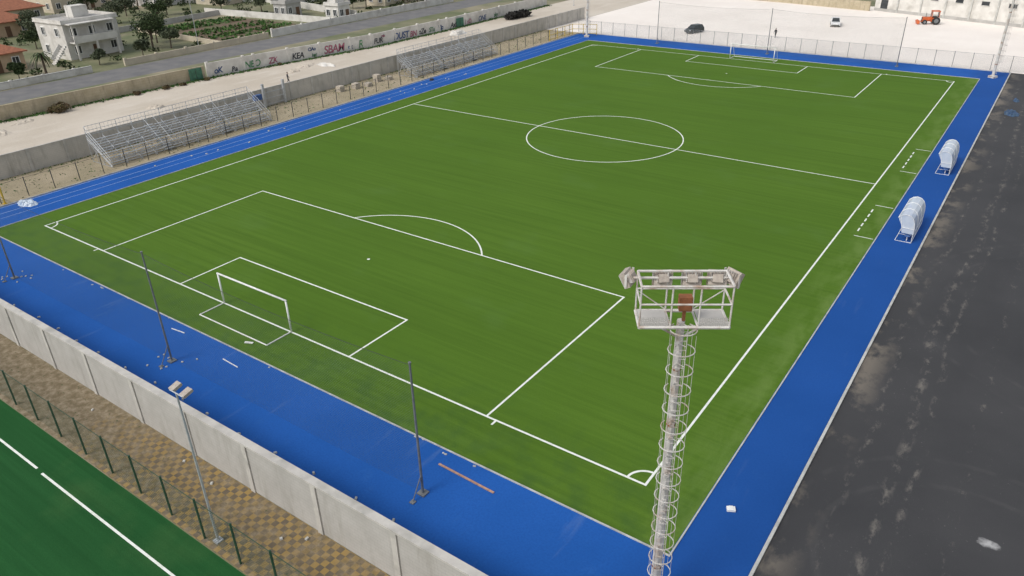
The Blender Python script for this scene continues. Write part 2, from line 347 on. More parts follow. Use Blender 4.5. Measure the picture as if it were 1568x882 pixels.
for x,y,hh,cr,mt in [(rng.uniform(-160,-94),rng.uniform(95,135),rng.uniform(2.5,4),rng.uniform(1.2,2),'olive' if k%2 else 'leaf') for k in range(10)]+[
    (-103,56,6.8,3.4,'leaf'),(-100,58,4.5,2,'olive'),(-108,60,5,2.4,'leaf'),(-96.5,50,3.2,1.5,'olive'),(-97,42,2.8,1.3,'olive'),
    (-130,48,5,2.6,'olive'),(-136,58,5,2.6,'olive'),(-143,52,5,2.8,'olive'),(-148,65,5,2.6,'olive'),(-128,57,4.5,2.4,'olive'),(-124,44,4,2,'leaf'),
    (-141,70,5,2.6,'olive'),(-150,78,5,2.6,'olive'),(-133,76,5,2.5,'leaf'),(-142,84,5,2.5,'olive'),(-160,74,6,3,'leaf'),(-131,92,5,2.4,'olive'),(-122,97,5,2.4,'olive'),
    (-118,103,4.5,2.2,'leaf'),(-112,109,5,2.4,'olive'),(-105,116,4.5,2.2,'olive'),(-127,106,5,2.6,'olive'),(-98,124,4,2,'leaf'),(-101,131,5,2.4,'leaf'),(-165,90,7,3.5,'leaf'),(-96,28,3,1.5,'leaf'),(-99,21,3.5,1.7,'olive')]:
    tree('olive_tree' if mt=='olive' else 'garden_tree',(x,y),hh,cr,mt)
def palm(loc,h):
    g=G('palm_tree',(*loc,0)); t=B('trunk','bark',g); t.tube((0,0,0),(0,0,h),.22,8,.17); t.obj()
    c=B('fronds','leaf',g)
    for i in range(26):
        a=i*2.4; L=rng.uniform(1.8,2.5); up=rng.uniform(-.2,1.0); pr=None
        for k in range(6):
            s=k/5; P=Vector((math.cos(a)*L*s,math.sin(a)*L*s,h+up*L*s-1.3*L*s*s*.8)); sd=Vector((-math.sin(a),math.cos(a),0))*(.2*(1-s*.7))
            if pr: c.add([pr[0]-pr[1],pr[0]+pr[1],P+sd,P-sd],[(0,1,2,3)])
            pr=(P,sd)
    c.obj()
palm((-97.5,33),3.2); palm((-113,62),4.5)
bush('dry_shrub',(-70.2,21.5),1.5,'dryleaf',7,120,.11); bush('dry_shrub',(-71.3,8),1.3,'dryleaf',6,100,.11)
for x,y,r in ((-69.8,33,.7),(-69.3,37,.8),(-69.0,40,.6),(-68.9,44,.7),(-68,58,.5)): bush('low_shrub',(x,y),r,'dryleaf',4,60,.09)
for y in (26,29,32,35): bush('hedge',(-93.5,y),1.0,'leaf',5,90,.11,long=1.6)
bush('brushwood_pile',(-61.5,120),1.9,'brush',18,120,.24,.5,3.4)
rect('garden_plot',-125,-93,67,90,.004,'soil')
vg=B('vegetable_rows','crop')
for i in range(15):
    x=-123.5+i*2
    if i in (4,5,9,12): continue
    for y in np.arange(68,89,.45):
        if rng.random()<.12: continue
        q=np.array([x+rng.uniform(-.35,.35),y+rng.uniform(-.2,.2),.16+rng.uniform(0,.12)])
        for _ in range(4):
            q=q+rng.normal(size=3)*np.array([.2,.2,.02]); a=rng.normal(size=3)*.14; e=rng.normal(size=3)*.14; vg.add([q-a-e,q+a-e,q+a+e,q-a+e],[(0,1,2,3)])
vg.obj()
gr=B('weed_patches','crop')
for _ in range(2200):
    x=rng.uniform(-46.5,-39.2); y=rng.uniform(-10,108)
    if rng.random()<.5: x=-46.8+abs(rng.normal())*.4
    q=np.array([x,y,.04]); a=rng.normal(size=3)*.04;e=rng.normal(size=3)*.04; gr.add([q-a-e,q+a-e,q+a+e,q-a+e],[(0,1,2,3)])
for _ in range(4500):
    y=rng.uniform(0,140); x=np.interp(y,[0,20,45,54,78,100,140],[-72.8,-72,-70.4,-69.4,-65.7,-65.2,-66.2])+.35+abs(rng.normal())*.5
    q=np.array([x,y,.08]); a=rng.normal(size=3)*.07;e=rng.normal(size=3)*.07; gr.add([q-a-e,q+a-e,q+a+e,q-a+e],[(0,1,2,3)])
gr.obj()
hg=B('garden_vegetation','leaf')
for _ in range(190):
    x=rng.uniform(-175,-94); y=rng.uniform(15,135)
    if -127<x<-92 and 65<y<92: continue
    if -118<x<-103 and (38<y<54 or 19<y<36): continue
    leafcloud(hg,[(x,y,.25),(x+.6,y+.5,.3)],[rng.uniform(.4,1.0)]*2,26,.2)
hg.obj()
# ---------------- houses ----------------
def window(wb,fb,c,w,h,axis):
    if axis=='x':
        wb.box((c[0]+.01,c[1],c[2]),(.04,w,h))
        for dz in (-h/2-.05,h/2+.05): fb.box((c[0]+.06,c[1],c[2]+dz),(.16,w+.2,.1))
        for dy in (-w/2-.05,w/2+.05): fb.box((c[0]+.06,c[1]+dy,c[2]),(.15,.1,h))
        fb.box((c[0]+.04,c[1],c[2]),(.06,.06,h))
    else:
        wb.box((c[0],c[1]-.01,c[2]),(w,.04,h))
        for dz in (-h/2-.05,h/2+.05): fb.box((c[0],c[1]-.06,c[2]+dz),(w+.2,.16,.1))
        for dx in (-w/2-.05,w/2+.05): fb.box((c[0]+dx,c[1]-.06,c[2]),(.1,.15,h))
        fb.box((c[0],c[1]-.04,c[2]),(.06,.06,h))
def house(name,loc,rz,w,d,storeys,wall,roof='flat',balcony=False):
    g=G(name,(*loc,0),rz); wl=B('walls',wall,g); H=3.1*storeys
    wl.box((0,0,H/2),(d,w,H)); wb=B('windows','glass',g); fb=B('window_frames','white',g)
    for s in range(storeys):
        k=max(2,int(w/3))
        for i in range(k):
            y=-w/2+w*(i+.5)/k; z=3.1*s+1.6
            if s==0 and i==k//2: continue
            window(wb,fb,(d/2,y,z),1.1,1.3,'x')
        k=max(2,int(d/3.5))
        for i in range(k): window(wb,fb,(-d/2+d*(i+.5)/k,-w/2,3.1*s+1.6),1.0,1.3,'y')
    dr=B('door','shutter',g); y=-w/2+w*(max(2,int(w/3))//2+.5)/max(2,int(w/3)); dr.box((d/2+.03,y,1.06),(.08,1.1,2.1)); dr.obj()
    wb.obj(); fb.obj()
    rf=B('roof',['tile' if roof!='flat' else 'roofgrey',wall],g)
    if roof=='flat':
        rf.box((0,0,H+.1),(d+.5,w+.5,.2),mi=1)
        for cx,cy,sx,sy in ((d/2+.1,0,.15,w+.35),(-d/2-.1,0,.15,w+.35),(0,w/2+.1,d+.05,.15),(0,-w/2-.1,d+.05,.15)): rf.box((cx,cy,H+.45),(sx,sy,.5),mi=1)
        rf.box((0,0,H+.215),(d-.1,w-.1,.03))
        rf.box((-d*.2,w*.15,H+1.2),(2.4,3,2.0),mi=1); rf.tube((d*.2,-w*.2,H+.23),(d*.2,-w*.2,H+3),.03,5); rf.tube((d*.2-.5,-w*.2,H+2.8),(d*.2+.5,-w*.2,H+2.8),.02,4)
    else:
        e=.6; X=d/2+e;Y=w/2+e; rr=min(d,w)*.22; m=max(0,Y-X*.9)
        rf.add([(-X,-Y,H),(X,-Y,H),(X,Y,H),(-X,Y,H),(0,-m,H+rr),(0,m,H+rr),(-X,-Y,H-.2),(X,-Y,H-.2),(X,Y,H-.2),(-X,Y,H-.2)],
          [(0,1,4),(1,2,5,4),(2,3,5),(3,0,4,5),(6,7,1,0),(7,8,2,1),(8,9,3,2),(9,6,0,3),(9,8,7,6)])
        rf.box((-d*.15,w*.2,H+rr),(.6,.6,1.4),mi=1)
    rf.obj()
    if balcony:
        bl=B('balcony',['white_plaster','shutter'],g)
        bl.box((d/2+.9,-w*.05,3.0),(1.8,w*.8,.2)); bl.box((d/2+1.75,-w*.05,3.6),(.12,w*.8,1.0))
        for yy in (-w*.42,-w*.05,w*.33):
            bl.box((d/2+1.6,yy,1.45),(.3,.3,2.9))
            bl.box((d/2+1.4,yy,4.6),(.2,.2,3.0))
        bl.box((d/2+.95,-w*.05,H+.0),(1.6,w*.82,.16))
        for i in range(9): bl.box((d/2+1.0,-w/2-1.2-i*.32,3.0-.33*i-.3),(1.2,.32,.33))
        bl.box((d/2+.45,-w/2-2.4,1.75),(.1,3.0,1.1),tilt=('X',math.radians(45))); bl.obj()
    wl.obj(); return g
house('white_villa',(-110.5,46.5),.05,10.5,9,2,'white_plaster','flat',True)
house('terracotta_roof_house',(-111,27.5),.05,12,11,1,'tan_plaster','tile')
house('terracotta_roof_house',(-150,46),.1,14,11,1,'tan_plaster','tile')
house('terracotta_roof_house',(-170,58),.1,14,12,1,'cream_plaster','tile')
house('beige_villa',(-180,82),.1,22,12,2,'cream_plaster','flat')
house('white_house',(-165,100),.2,18,12,2,'white_plaster','flat')
house('beige_villa',(-150,108),.2,14,10,1,'cream_plaster','tile')
house('low_farm_building',(-132,119),.2,18,8,1,'white_plaster','flat')
house('low_farm_building',(-106,126),.1,12,6,1,'cream_plaster','flat')
house('low_farm_building',(-101,143),.1,16,7,1,'white_plaster','flat')
house('garden_shed',(-112,97),.1,5,4,1,'grey_plaster','flat')
house('garden_shed',(-98,100),.1,4,4,1,'white_plaster','flat')
g=G('white_warehouse',(4.9,166,0),math.atan2(-11.3,29.7)); L=70
wl=B('walls','white_plaster',g); wl.box((L/2,6,3.2),(L,12,6.4)); wl.obj()
tr=B('trim',['kerb','glass','grey_plaster'],g); tr.box((L/2,-.08,.3),(L,.1,.6),mi=2); tr.box((L/2,5.9,6.5),(L+.4,12.4,.25))
for i in range(13):
    x=2.8+i*5.2; tr.box((x,-.04,3.7),(1.5,.06,.7),mi=1)
    for dz in (-.4,.4): tr.box((x,-.06,3.7+dz),(1.7,.12,.08))
    tr.box((x+2.6,-.1,3.1),(.3,.18,6.2))
tr.box((2.2,-.05,1.3),(1.6,.08,2.4),mi=1); tr.obj()
for (x,y) in ((-70.3,43.3),(-65.0,104)):
    d=B('green_gate',['green_paint','dark']); d.box((x+.12,y,.95),(.12,2.2,1.9),rz=-.06); d.box((x+.2,y,.95),(.04,.06,1.8),rz=-.06,mi=1)
    for zz in (.4,1.0,1.6): d.box((x+.2,y,zz),(.05,2.1,.06),rz=-.06)
    d.obj()
# graffiti
def graf(txt,y,size,mat,dz=.4):
    x=np.interp(y,[45.6,54,78,100,140],[-70.3,-69.4,-65.7,-65.2,-66.2])+.16; sl=np.interp(y,[50,66,90,120],[.9/8.4,3.7/24,.5/22,-1/40]); a=math.pi/2-math.atan(sl)
    for k,(mm,off,o2) in enumerate((('white',.07,.0),('cloth',.04,.008),(mat,.0,.016))):
        c=bpy.data.curves.new('graffiti_'+('outline','edge','fill')[k],'FONT'); c.body=txt; c.size=size; c.offset=off; c.space_character=.92; c.shear=.2
        o=bpy.data.objects.new('graffiti_tag' if k==0 else c.name,c); c.materials.append(M[mm]); col.objects.link(o)
        if k==0: root=o; o.rotation_euler=(math.pi/2,0,a); o.location=(x,y,dz)
        else: o.parent=root; o.location=(0,0,o2)
for y,tx,sz,mm,dz in ((67.5,'SBAM',1.9,'pink',.35),(75,'RoK',1.9,'ggreen',.3),(52,'NEO',1.5,'ggreen',.4),(56.5,'ZK',1.4,'pink',.4),(84,'DUST',1.7,'gblue',.4),(61,'KEA',1.4,'cloth',.4),(91,'oZe',1.4,'cloth',.4),(97,'Vip',1.3,'gblue',.4),
    (46.5,'oK',1.3,'gblue',.5),(49.6,'Ra',1.1,'cloth',.3),(64.3,'CiAo',.8,'gblue',1.3),(65.0,'lupi',.7,'ggreen',.3),(72.6,'ek',1.2,'gblue',.4),(78.6,'FUR',1.3,'cloth',.5),(80.6,'mix',.7,'pink',1.4),(88.5,'BN',1.5,'pink',.3),(94.2,'STu',1.2,'ggreen',.4),(101,'AxL',1.4,'cloth',.3),(106,'ReD',1.3,'pink',.3),(111,'ONE',1.4,'gblue',.3),(117,'sky',1.2,'ggreen',.4)):
    graf(tx,y,sz,mm,dz)
# ---------------- fences ----------------
def fence(name,x0,y0,x1,y1,h,sp,pm,mm,r=.04):
    f=B(name,[pm,mm]); d=Vector((x1-x0,y1-y0)); L=d.length; n=int(L/sp)
    for i in range(n+1):
        p=Vector((x0,y0))+d*(i*sp/L); f.tube((p.x,p.y,0),(p.x,p.y,h+.08),r,6)
    f.tube((x0,y0,h),(x1,y1,h),.018,4)
    f.add([(x0,y0,.03),(x1,y1,.03),(x1,y1,h),(x0,y0,h)],[(0,1,2,3)],1); return f.obj()
fence('chainlink_fence',-3.6-2.62*20,-14.45,36,-14.45,2.35,2.62,'postgreen','mesh_green_x',.055)
fence('trackside_fence',-39.4,-10,-39.4,108,1.9,2.6,'dark','mesh_dark_y',.045)
fence('lot_fence',-39.4,110.6,60,110.6,2.3,2.6,'grey','mesh_grey_x',.04)
fence('lot_fence',-46.5,-11,-39.4,-11,1.9,2.4,'dark','mesh_grey_x',.045)
yb=B('yellow_barrier','yellow')
for z in (.3,1.1,2.0): yb.path([(-39,99,z),(-39,107.5,z),(-34.5,109.3,z)],.05,5)
for p in ((-39,99),(-39,101.8),(-39,104.6),(-39,107.5),(-37,108.3),(-34.5,109.3)): yb.tube((*p,0),(*p,2.05),.06,6)
yb.obj()
yb=B('yellow_post','yellow'); yb.tube((-39.1,.6,0),(-39.1,.6,2.3),.09,8); yb.tube((-39.1,.6,2.3),(-39.1,.6,2.36),.12,8); yb.box((-39.1,.6,.03),(.35,.35,.06)); yb.obj()
# ---------------- bleachers ----------------
def bleacher(loc,L):
    g=G('grandstand_bleachers',(*loc,0)); st=B('seat_planks','galv',g); fr=B('frame','galv',g); rl=B('guard_rails','galv',g); R=6; dp=.62; rs=.40
    aisles=[L*.33,L*.7]
    segs=[]; a=0
    for q in aisles+[L+.6]: segs.append((a,q-.6)); a=q+.6
    for i in range(R):
        x=-.5-dp*i; z=.5+rs*i
        for a,b in segs:
            m=(a+b)/2; st.box((x,m,z),(.2,b-a,.05))
        st.box((x-.33,L/2,z-.38),(.22,L,.04))
        for q in aisles: st.box((x+.02,q,z-.2),(.3,1.1,.04)); st.box((x-.28,q,z),(.3,1.1,.04))
    k=int(L/1.8)
    for j in range(k+1):
        y=L*j/k; ztop=.4+rs*(R-1)
        fr.tube((-.3,y,.08),(-.5-dp*R,y,ztop+.25),.035,5); fr.tube((-.3,y,.05),(-.5-dp*R,y,.05),.03,5)
        for i in range(0,R+1,2): fr.tube((-.5-dp*i,y,0),(-.5-dp*i,y,.42+rs*i-.1),.03,5)
        fr.tube((-.5-dp*R,y,0),(-.5-dp*R,y,.5+rs*R+1.1),.035,5); fr.tube((-.5-dp*2,y,.05),(-.5-dp*R,y,ztop),.025,4)
        if j<k: fr.tube((-.5-dp*R,y,.2),(-.5-dp*R,y+L/k,ztop),.022,4)
        rl.tube((-.2,y,0),(-.2,y,1.15),.03,5)
    X=-.5-dp*R; zt=.5+rs*R
    for z in (zt+.1,zt+.6,zt+1.1): rl.tube((X,0,z),(X,L,z),.028,5)
    for j in range(int(L/.45)): rl.tube((X,j*.45,zt+.1),(X,j*.45,zt+1.1),.012,4)
    for z in (.35,.75,1.15): rl.tube((-.2,0,z),(-.2,L,z),.022,5)
    for y in (0,L):
        for dz in (.1,.6,1.1): rl.tube((-.2,y,dz+.05),(X,y,zt+dz),.028,5)
        for j in range(11):
            s=j/10; xx=-.2+(X+.2)*s; zz=.05+(zt-.05)*s; rl.tube((xx,y,zz+.1),(xx,y,zz+1.1),.014,4)
    for q in aisles:
        for s in (-.62,.62): rl.tube((-.4,q+s,1.0),(X+.3,q+s,zt+.8),.022,5)
        for i in (0,3,5): rl.tube((-.5-dp*i,q-.62,.4+rs*i),(-.5-dp*i,q-.62,1.15+rs*i),.02,4)
    st.obj(); fr.obj(); rl.obj()
bleacher((-40.1,12.3),21.6); bleacher((-40.1,62.5),21.4)
# ---------------- goals ----------------
def goal(y,s):
    g=G('football_goal',(0,y,0),0 if s>0 else math.pi); f=B('goal_frame','white',g); r=.065
    f.tube((-3.66,0,0),(-3.66,0,2.44),r,10); f.tube((3.66,0,0),(3.66,0,2.44),r,10); f.tube((-3.66-r,0,2.44),(3.66+r,0,2.44),r,10); f.obj(True)
    b=B('base_frame','white',g); b.path([(-3.66,0,.05),(-3.66,-2.05,.05),(3.66,-2.05,.05),(3.66,0,.05)],.045,8); b.obj()
    if s<0:
        b=B('net_supports','white',g)
        for x in (-3.66,3.66): b.path([(x,0,2.44),(x,-.9,2.4),(x,-2.05,.05)],.03,6)
        b.obj()
goal(0,1); goal(100,-1)
# ---------------- net poles ----------------
def netpoles(y,xs,h,sgn):
    for x in xs:
        p=B('net_pole','grey'); p.tube((x,y,0),(x,y,h),.07,8,.05); p.box((x,y,.04),(.45,.45,.08)); p.tube((x,y,h),(x,y,h+.05),.075,8)
        p.tube((x,y,1.2),(x,y+sgn*.75,.03),.03,5); p.box((x,y+sgn*.75,.03),(.25,.25,.06)); p.obj()
    n=B('ball_stop_net',['net_x','dark'])
    for a,b in zip(xs,xs[1:]):
        k=10; pts=[(a+(b-a)*i/k,y,h-.1-.35*(1-(2*i/k-1)**2)) for i in range(k+1)]
        for i in range(k): n.add([(pts[i][0],y,.05),(pts[i+1][0],y,.05),pts[i+1],pts[i]],[(0,1,2,3)],0)
        n.path(pts,.012,4,mi=1)
    n.obj()
netpoles(-6.6,[-21.2,0,21.2],7.7,-1); netpoles(106.6,[-20.2,.4,21],7.4,1)
def lamp(loc,h,rz,heads=2,r=.07):
    g=G('street_lamp',(*loc,0),rz); p=B('pole','galv',g); p.tube((0,0,0),(0,0,h),r,8,r*.6); p.box((0,0,.05),(.35,.35,.1)); p.tube((-.45,0,h),(.45,0,h),.03,6); p.obj()
    hd=B('lamp_heads',['lampbody','lampglass'],g)
    for i in range(heads):
        x=-.38+.76*i/(heads-1)
        hd.box((x,.22,h+.06),(.32,.45,.12),tilt=('X',math.radians(15))); hd.box((x,.24,h-.02),(.26,.38,.04),tilt=('X',math.radians(15)),mi=1); hd.tube((x,0,h),(x,.1,h+.04),.03,5)
    hd.obj()
lamp((15.4,-14.2),8.35,0); lamp((-97,62),10,1.5); lamp((-93,96),9,1.5); lamp((-60,143),9,0); lamp((-93,20),9,1.5)
# ---------------- floodlight tower ----------------
def tower(loc,h,rz):
    g=G('floodlight_tower',(*loc,0),rz)
    m=B('mast',['mast','rust'],g); m.tube((0,0,0),(0,0,h),.21,8,.14)
    m.box((0,0,.15),(.9,.9,.3))
    for z in np.arange(1.9,h,2.4): m.tube((0,0,z),(0,0,z+.07),.22-.07*z/h,8,mi=1 if int(z)%2 else 0)
    for z in np.arange(.8,h,.6): m.box((0,-.21+.06*z/h,z),(.16,.05,.10),mi=0)
    m.obj()
    c=B('ladder_cage','mast',g)
    yl=-.34
    for x in (-.19,.19): c.tube((x,yl,.5),(x,yl,h),.018,5)
    for z in np.arange(.6,h,.36): c.tube((-.19,yl,z),(.19,yl,z),.011,4)
    for z in np.arange(2.2,h,.8):
        pts=[(.45*math.sin(a),yl-.16-.42*math.cos(a),z) for a in np.linspace(-math.pi*.8,math.pi*.8,13)]
        c.path(pts,.02,4)
        c.tube((-.2,yl,z),(0,-.1,z),.016,4); c.tube((.2,yl,z),(0,-.1,z),.016,4)
    for a in (-2.2,-1.1,0,1.1,2.2):
        x=.45*math.sin(a); y=yl-.16-.42*math.cos(a); c.tube((x,y,2.2),(x,y,h-.2),.009,4)
    c.obj()
    f=B('platform_frame','mast',g); W2=1.45; D=.55
    for z,r in ((h+.05,.06),(h+.9,.035),(h+1.55,.045)):
        f.path([(-W2,-D,z),(W2,-D,z),(W2,D,z),(-W2,D,z)],r,6,closed=True)
    for x in (-W2,-.45,.45,W2):
        for y in (-D,D): f.tube((x,y,h),(x,y,h+1.55),.032,6)
        f.tube((x,-D,h+.05),(x,D,h+.05),.04,6)
    for sx in (-1,1):
        f.tube((0,0,h-.7),(sx*W2*.8,0,h+.03),.04,6); f.tube((sx*.45,D,h+.1),(sx*W2,D,h+.85),.02,4)
    f.tube((-W2-.25,D,h+1.3),(W2+.25,D,h+1.3),.05,6); f.obj()
    gt=B('floor_grating','grating',g)
    for a,b in ((-W2+.05,-.5),(.5,W2-.05)): gt.add([(a,-D,h+.09),(b,-D,h+.09),(b,D,h+.09),(a,D,h+.09)],[(0,1,2,3)])
    for a,b in ((-W2+.05,-.5),(.5,W2-.05)): gt.add([(a,-D-.01,h+.1),(b,-D-.01,h+.1),(b,-D-.01,h+.42),(a,-D-.01,h+.42)],[(0,1,2,3)])
    gt.obj()
    jb=B('junction_box','rust',g); jb.box((.05,-.15,h+.75),(.42,.3,.5)); jb.box((.05,-.31,h+.75),(.34,.03,.42)); jb.box((.05,-.1,h+.3),(.1,.1,.5)); jb.obj()
    lb=B('floodlights',['lampbody','lampglass','mast'],g)
    for x,a in ((-1.75,1.1),(-.62,.1),(.35,0),(1.2,-.15),(1.72,-1.0)):
        c0=Vector((x,D+.16,h+1.22)); R=Matrix.Rotation(a,3,'Z')
        def q(v): w=R@Vector(v); return (c0.x+w.x,c0.y+w.y,c0.z+w.z)
        lb.box(c0,(.60,.20,.52),rz=a,tilt=('X',math.radians(-30))); lb.box(q((0,.11,-.06)),(.52,.03,.44),rz=a,mi=1,tilt=('X',math.radians(-30)))
        lb.box(q((0,-.16,.06)),(.34,.16,.28),rz=a,tilt=('X',math.radians(-30)))
        for k in range(5): lb.box(q((-.2+.1*k,-.12,.09)),(.012,.12,.34),rz=a,tilt=('X',math.radians(-30)),mi=2)
        for sx in (-.33,.33): lb.box(q((sx,-.05,.02)),(.02,.08,.46),rz=a,mi=2)
        lb.box(q((0,-.05,-.24)),(.66,.06,.03),rz=a,mi=2)
    lb.obj()
tower((33.25,-5.85),13.45,math.radians(33)); tower((34.3,105.3),13,math.radians(150)); tower((-35.2,106.6),13,math.radians(200))
# ---------------- dugouts ----------------
def dugout(x,y,L):
    g=G('dugout_shelter',(x,y,0)); pr=[(-.12,2.0),(.12,2.22),(.42,2.32),(.75,2.25),(1.0,2.02),(1.14,1.68),(1.2,1.25),(1.2,.75)]
    s=B('curved_canopy','poly',g); n=len(pr)
    for i in range(n-1): s.add([(pr[i][0],0,pr[i][1]),(pr[i+1][0],0,pr[i+1][1]),(pr[i+1][0],L,pr[i+1][1]),(pr[i][0],L,pr[i][1])],[(0,1,2,3)])
    for yy in (0.02,L-.02): s.add([(px,yy,pz) for px,pz in pr]+[(.35,yy,.75),(.2,yy,1.4)],[tuple(range(n+2))])
    s.add([(1.2,0.05,.1),(1.2,L-.05,.1),(1.2,L-.05,.73),(1.2,0.05,.73)],[(0,1,2,3)]); s.obj(True)
    f=B('frame','white',g)
    for k in range(4):
        yy=L*k/3; f.path([(px,yy,pz+.01) for px,pz in pr]+[(1.2,yy,0)],.022,6)
        f.tube((0,yy,0),(1.2,yy,.03),.025,6)
    for px,pz in ((-.12,2.0),(1.2,.75),(1.2,.05),(0,.04)): f.tube((px,0,pz),(px,L,pz),.022,6)
    for yy in (0,L): f.tube((0,yy,0),(.3,yy,1.2),.025,6); f.tube((.3,yy,1.2),(1.18,yy,1.2),.018,6); f.tube((.3,yy,1.2),(.05,yy,2.1),.018,6)
    f.obj(); b=B('bench',['seatblue','white'],g); b.box((.8,L/2,.48),(.4,L-.3,.05)); b.box((1.05,L/2,.85),(.05,L-.3,.35))
    for yy in (.4,L/2,L-.4): b.box((.8,yy,.23),(.06,.06,.46),mi=1)
    b.obj()
dugout(34.25,56.3,4.7); dugout(34.2,37.2,4.7)
# ---------------- vehicles ----------------
def wheels(g,xs,yw,r,w=.22):
    t=B('wheels',['tyre','grey'],g)
    for x in xs:
        for s in (-1,1): t.tube((x,s*(yw-w),r),(x,s*yw,r),r,16); t.tube((x,s*(yw),r),(x,s*(yw+.015),r),r*.55,10,mi=1)
    t.obj()
def car(name,loc,rz,paint,L=4.0,pickup=False):
    g=G(name,(*loc,0),rz); b=B('body',[paint,'dark','lampglass','rust'],g); wd=.86; h=L/2
    low=[(-h,.35),(-h+.04,.8),(-h+.12,.97),(h-1.05,.95),(h-.2,.80),(h,.6),(h,.32)]
    ar=lambda cx:[(cx+.38*math.cos(a),.33+.38*math.sin(a)) for a in np.linspace(0,math.pi,7)]
    low+=[(h-.35,.24)]+ar(h-.8)+ar(-h+.75)+[(-h+.2,.24)]
    b.prism(low,-wd,wd)
    b.box((h-.02,0,.42),(.1,1.5,.18),mi=1); b.box((-h+.02,0,.42),(.1,1.5,.18),mi=1)
    for s in (-1,1): b.box((h-.09,s*.62,.66),(.16,.34,.14),mi=2); b.box((-h+.04,s*.68,.75),(.1,.22,.22),mi=3); b.box((h-1.25,s*.95,1.02),(.14,.16,.12))
    b.obj(bevel=.03)
    x0,x1=(-.2,h-1.0) if pickup else (-h+.15,h-1.0)
    gl=B('windows','glass',g); rf=B('roof',paint,g); zt=1.47 if not pickup else 1.6
    a=.35 if not pickup else .1; f=.6
    bot=[(x0,-.8),(x1,-.8),(x1,.8),(x0,.8)]; top=[(x0+a,-.64),(x1-f,-.64),(x1-f,.64),(x0+a,.64)]
    gl.add([(x,y,.96) for x,y in bot]+[(x,y,zt) for x,y in top],[(0,1,5,4),(1,2,6,5),(2,3,7,6),(3,0,4,7),(4,5,6,7)]); gl.obj()
    rf.box(((x0+a+x1-f)/2,0,zt+.025),(x1-f-x0-a+.06,1.32,.06))
    for (bx,by),(tx,ty) in zip(bot,top): rf.tube((bx,by,.95),(tx,ty,zt+.02),.045,5)
    for s in (-1,1): m=(x0+x1)/2-.1; rf.tube((m,s*.81,.95),(m,s*.65,zt+.02),.04,5)
    if pickup:
        for s in (-1,1): rf.box(((-h+x0)/2,s*.8,1.12),(x0+h-.1,.08,.32))
        rf.box((-h+.06,0,1.12),(.08,1.6,.32))
    rf.obj(); wheels(g,(h-.8,-h+.75),wd+.02,.32)
car('parked_car',(-18.8,120.6),math.radians(-110),'carblack',3.9)
car('white_pickup_truck',(2.7,141.5),math.radians(-75),'carwhite',4.9,True)
g=G('orange_tractor',(18.7,151.6,0),math.radians(200)); b=B('body',['orange','dark'],g)
b.box((.9,0,1.0),(1.7,.9,.8)); b.box((1.78,0,1.0),(.08,.7,.6),mi=1); b.box((-.4,0,.85),(1.2,1.2,.6)); b.box((-.5,0,1.3),(.6,.6,.4),mi=1); b.tube((1.2,.3,1.4),(1.2,.3,2.2),.05,6,mi=1)
for s in (-1,1): b.box((-.6,s*.75,1.25),(1.3,.4,.12)); b.tube((.1,s*.55,1.1),(2.2,s*.5,.45),.08,6)
b.box((2.5,0,.45),(.5,1.8,.6),top=.9,tilt=('Y',.3)); b.obj(bevel=.03)
c=B('cab',['orange','glass'],g); c.box((-.5,0,2.55),(1.5,1.4,.12))
for x in (-1.15,.15):
    for s in (-1,1): c.tube((x,s*.6,1.3),(x,s*.6,2.5),.06,6)
c.box((-1.12,0,1.95),(.04,1.1,1.0),mi=1); c.box((.14,0,1.95),(.04,1.1,1.0),mi=1); c.obj()
wheels(g,(-.7,),.98,.75,.38); wheels(g,(1.3,),.8,.45,.3)
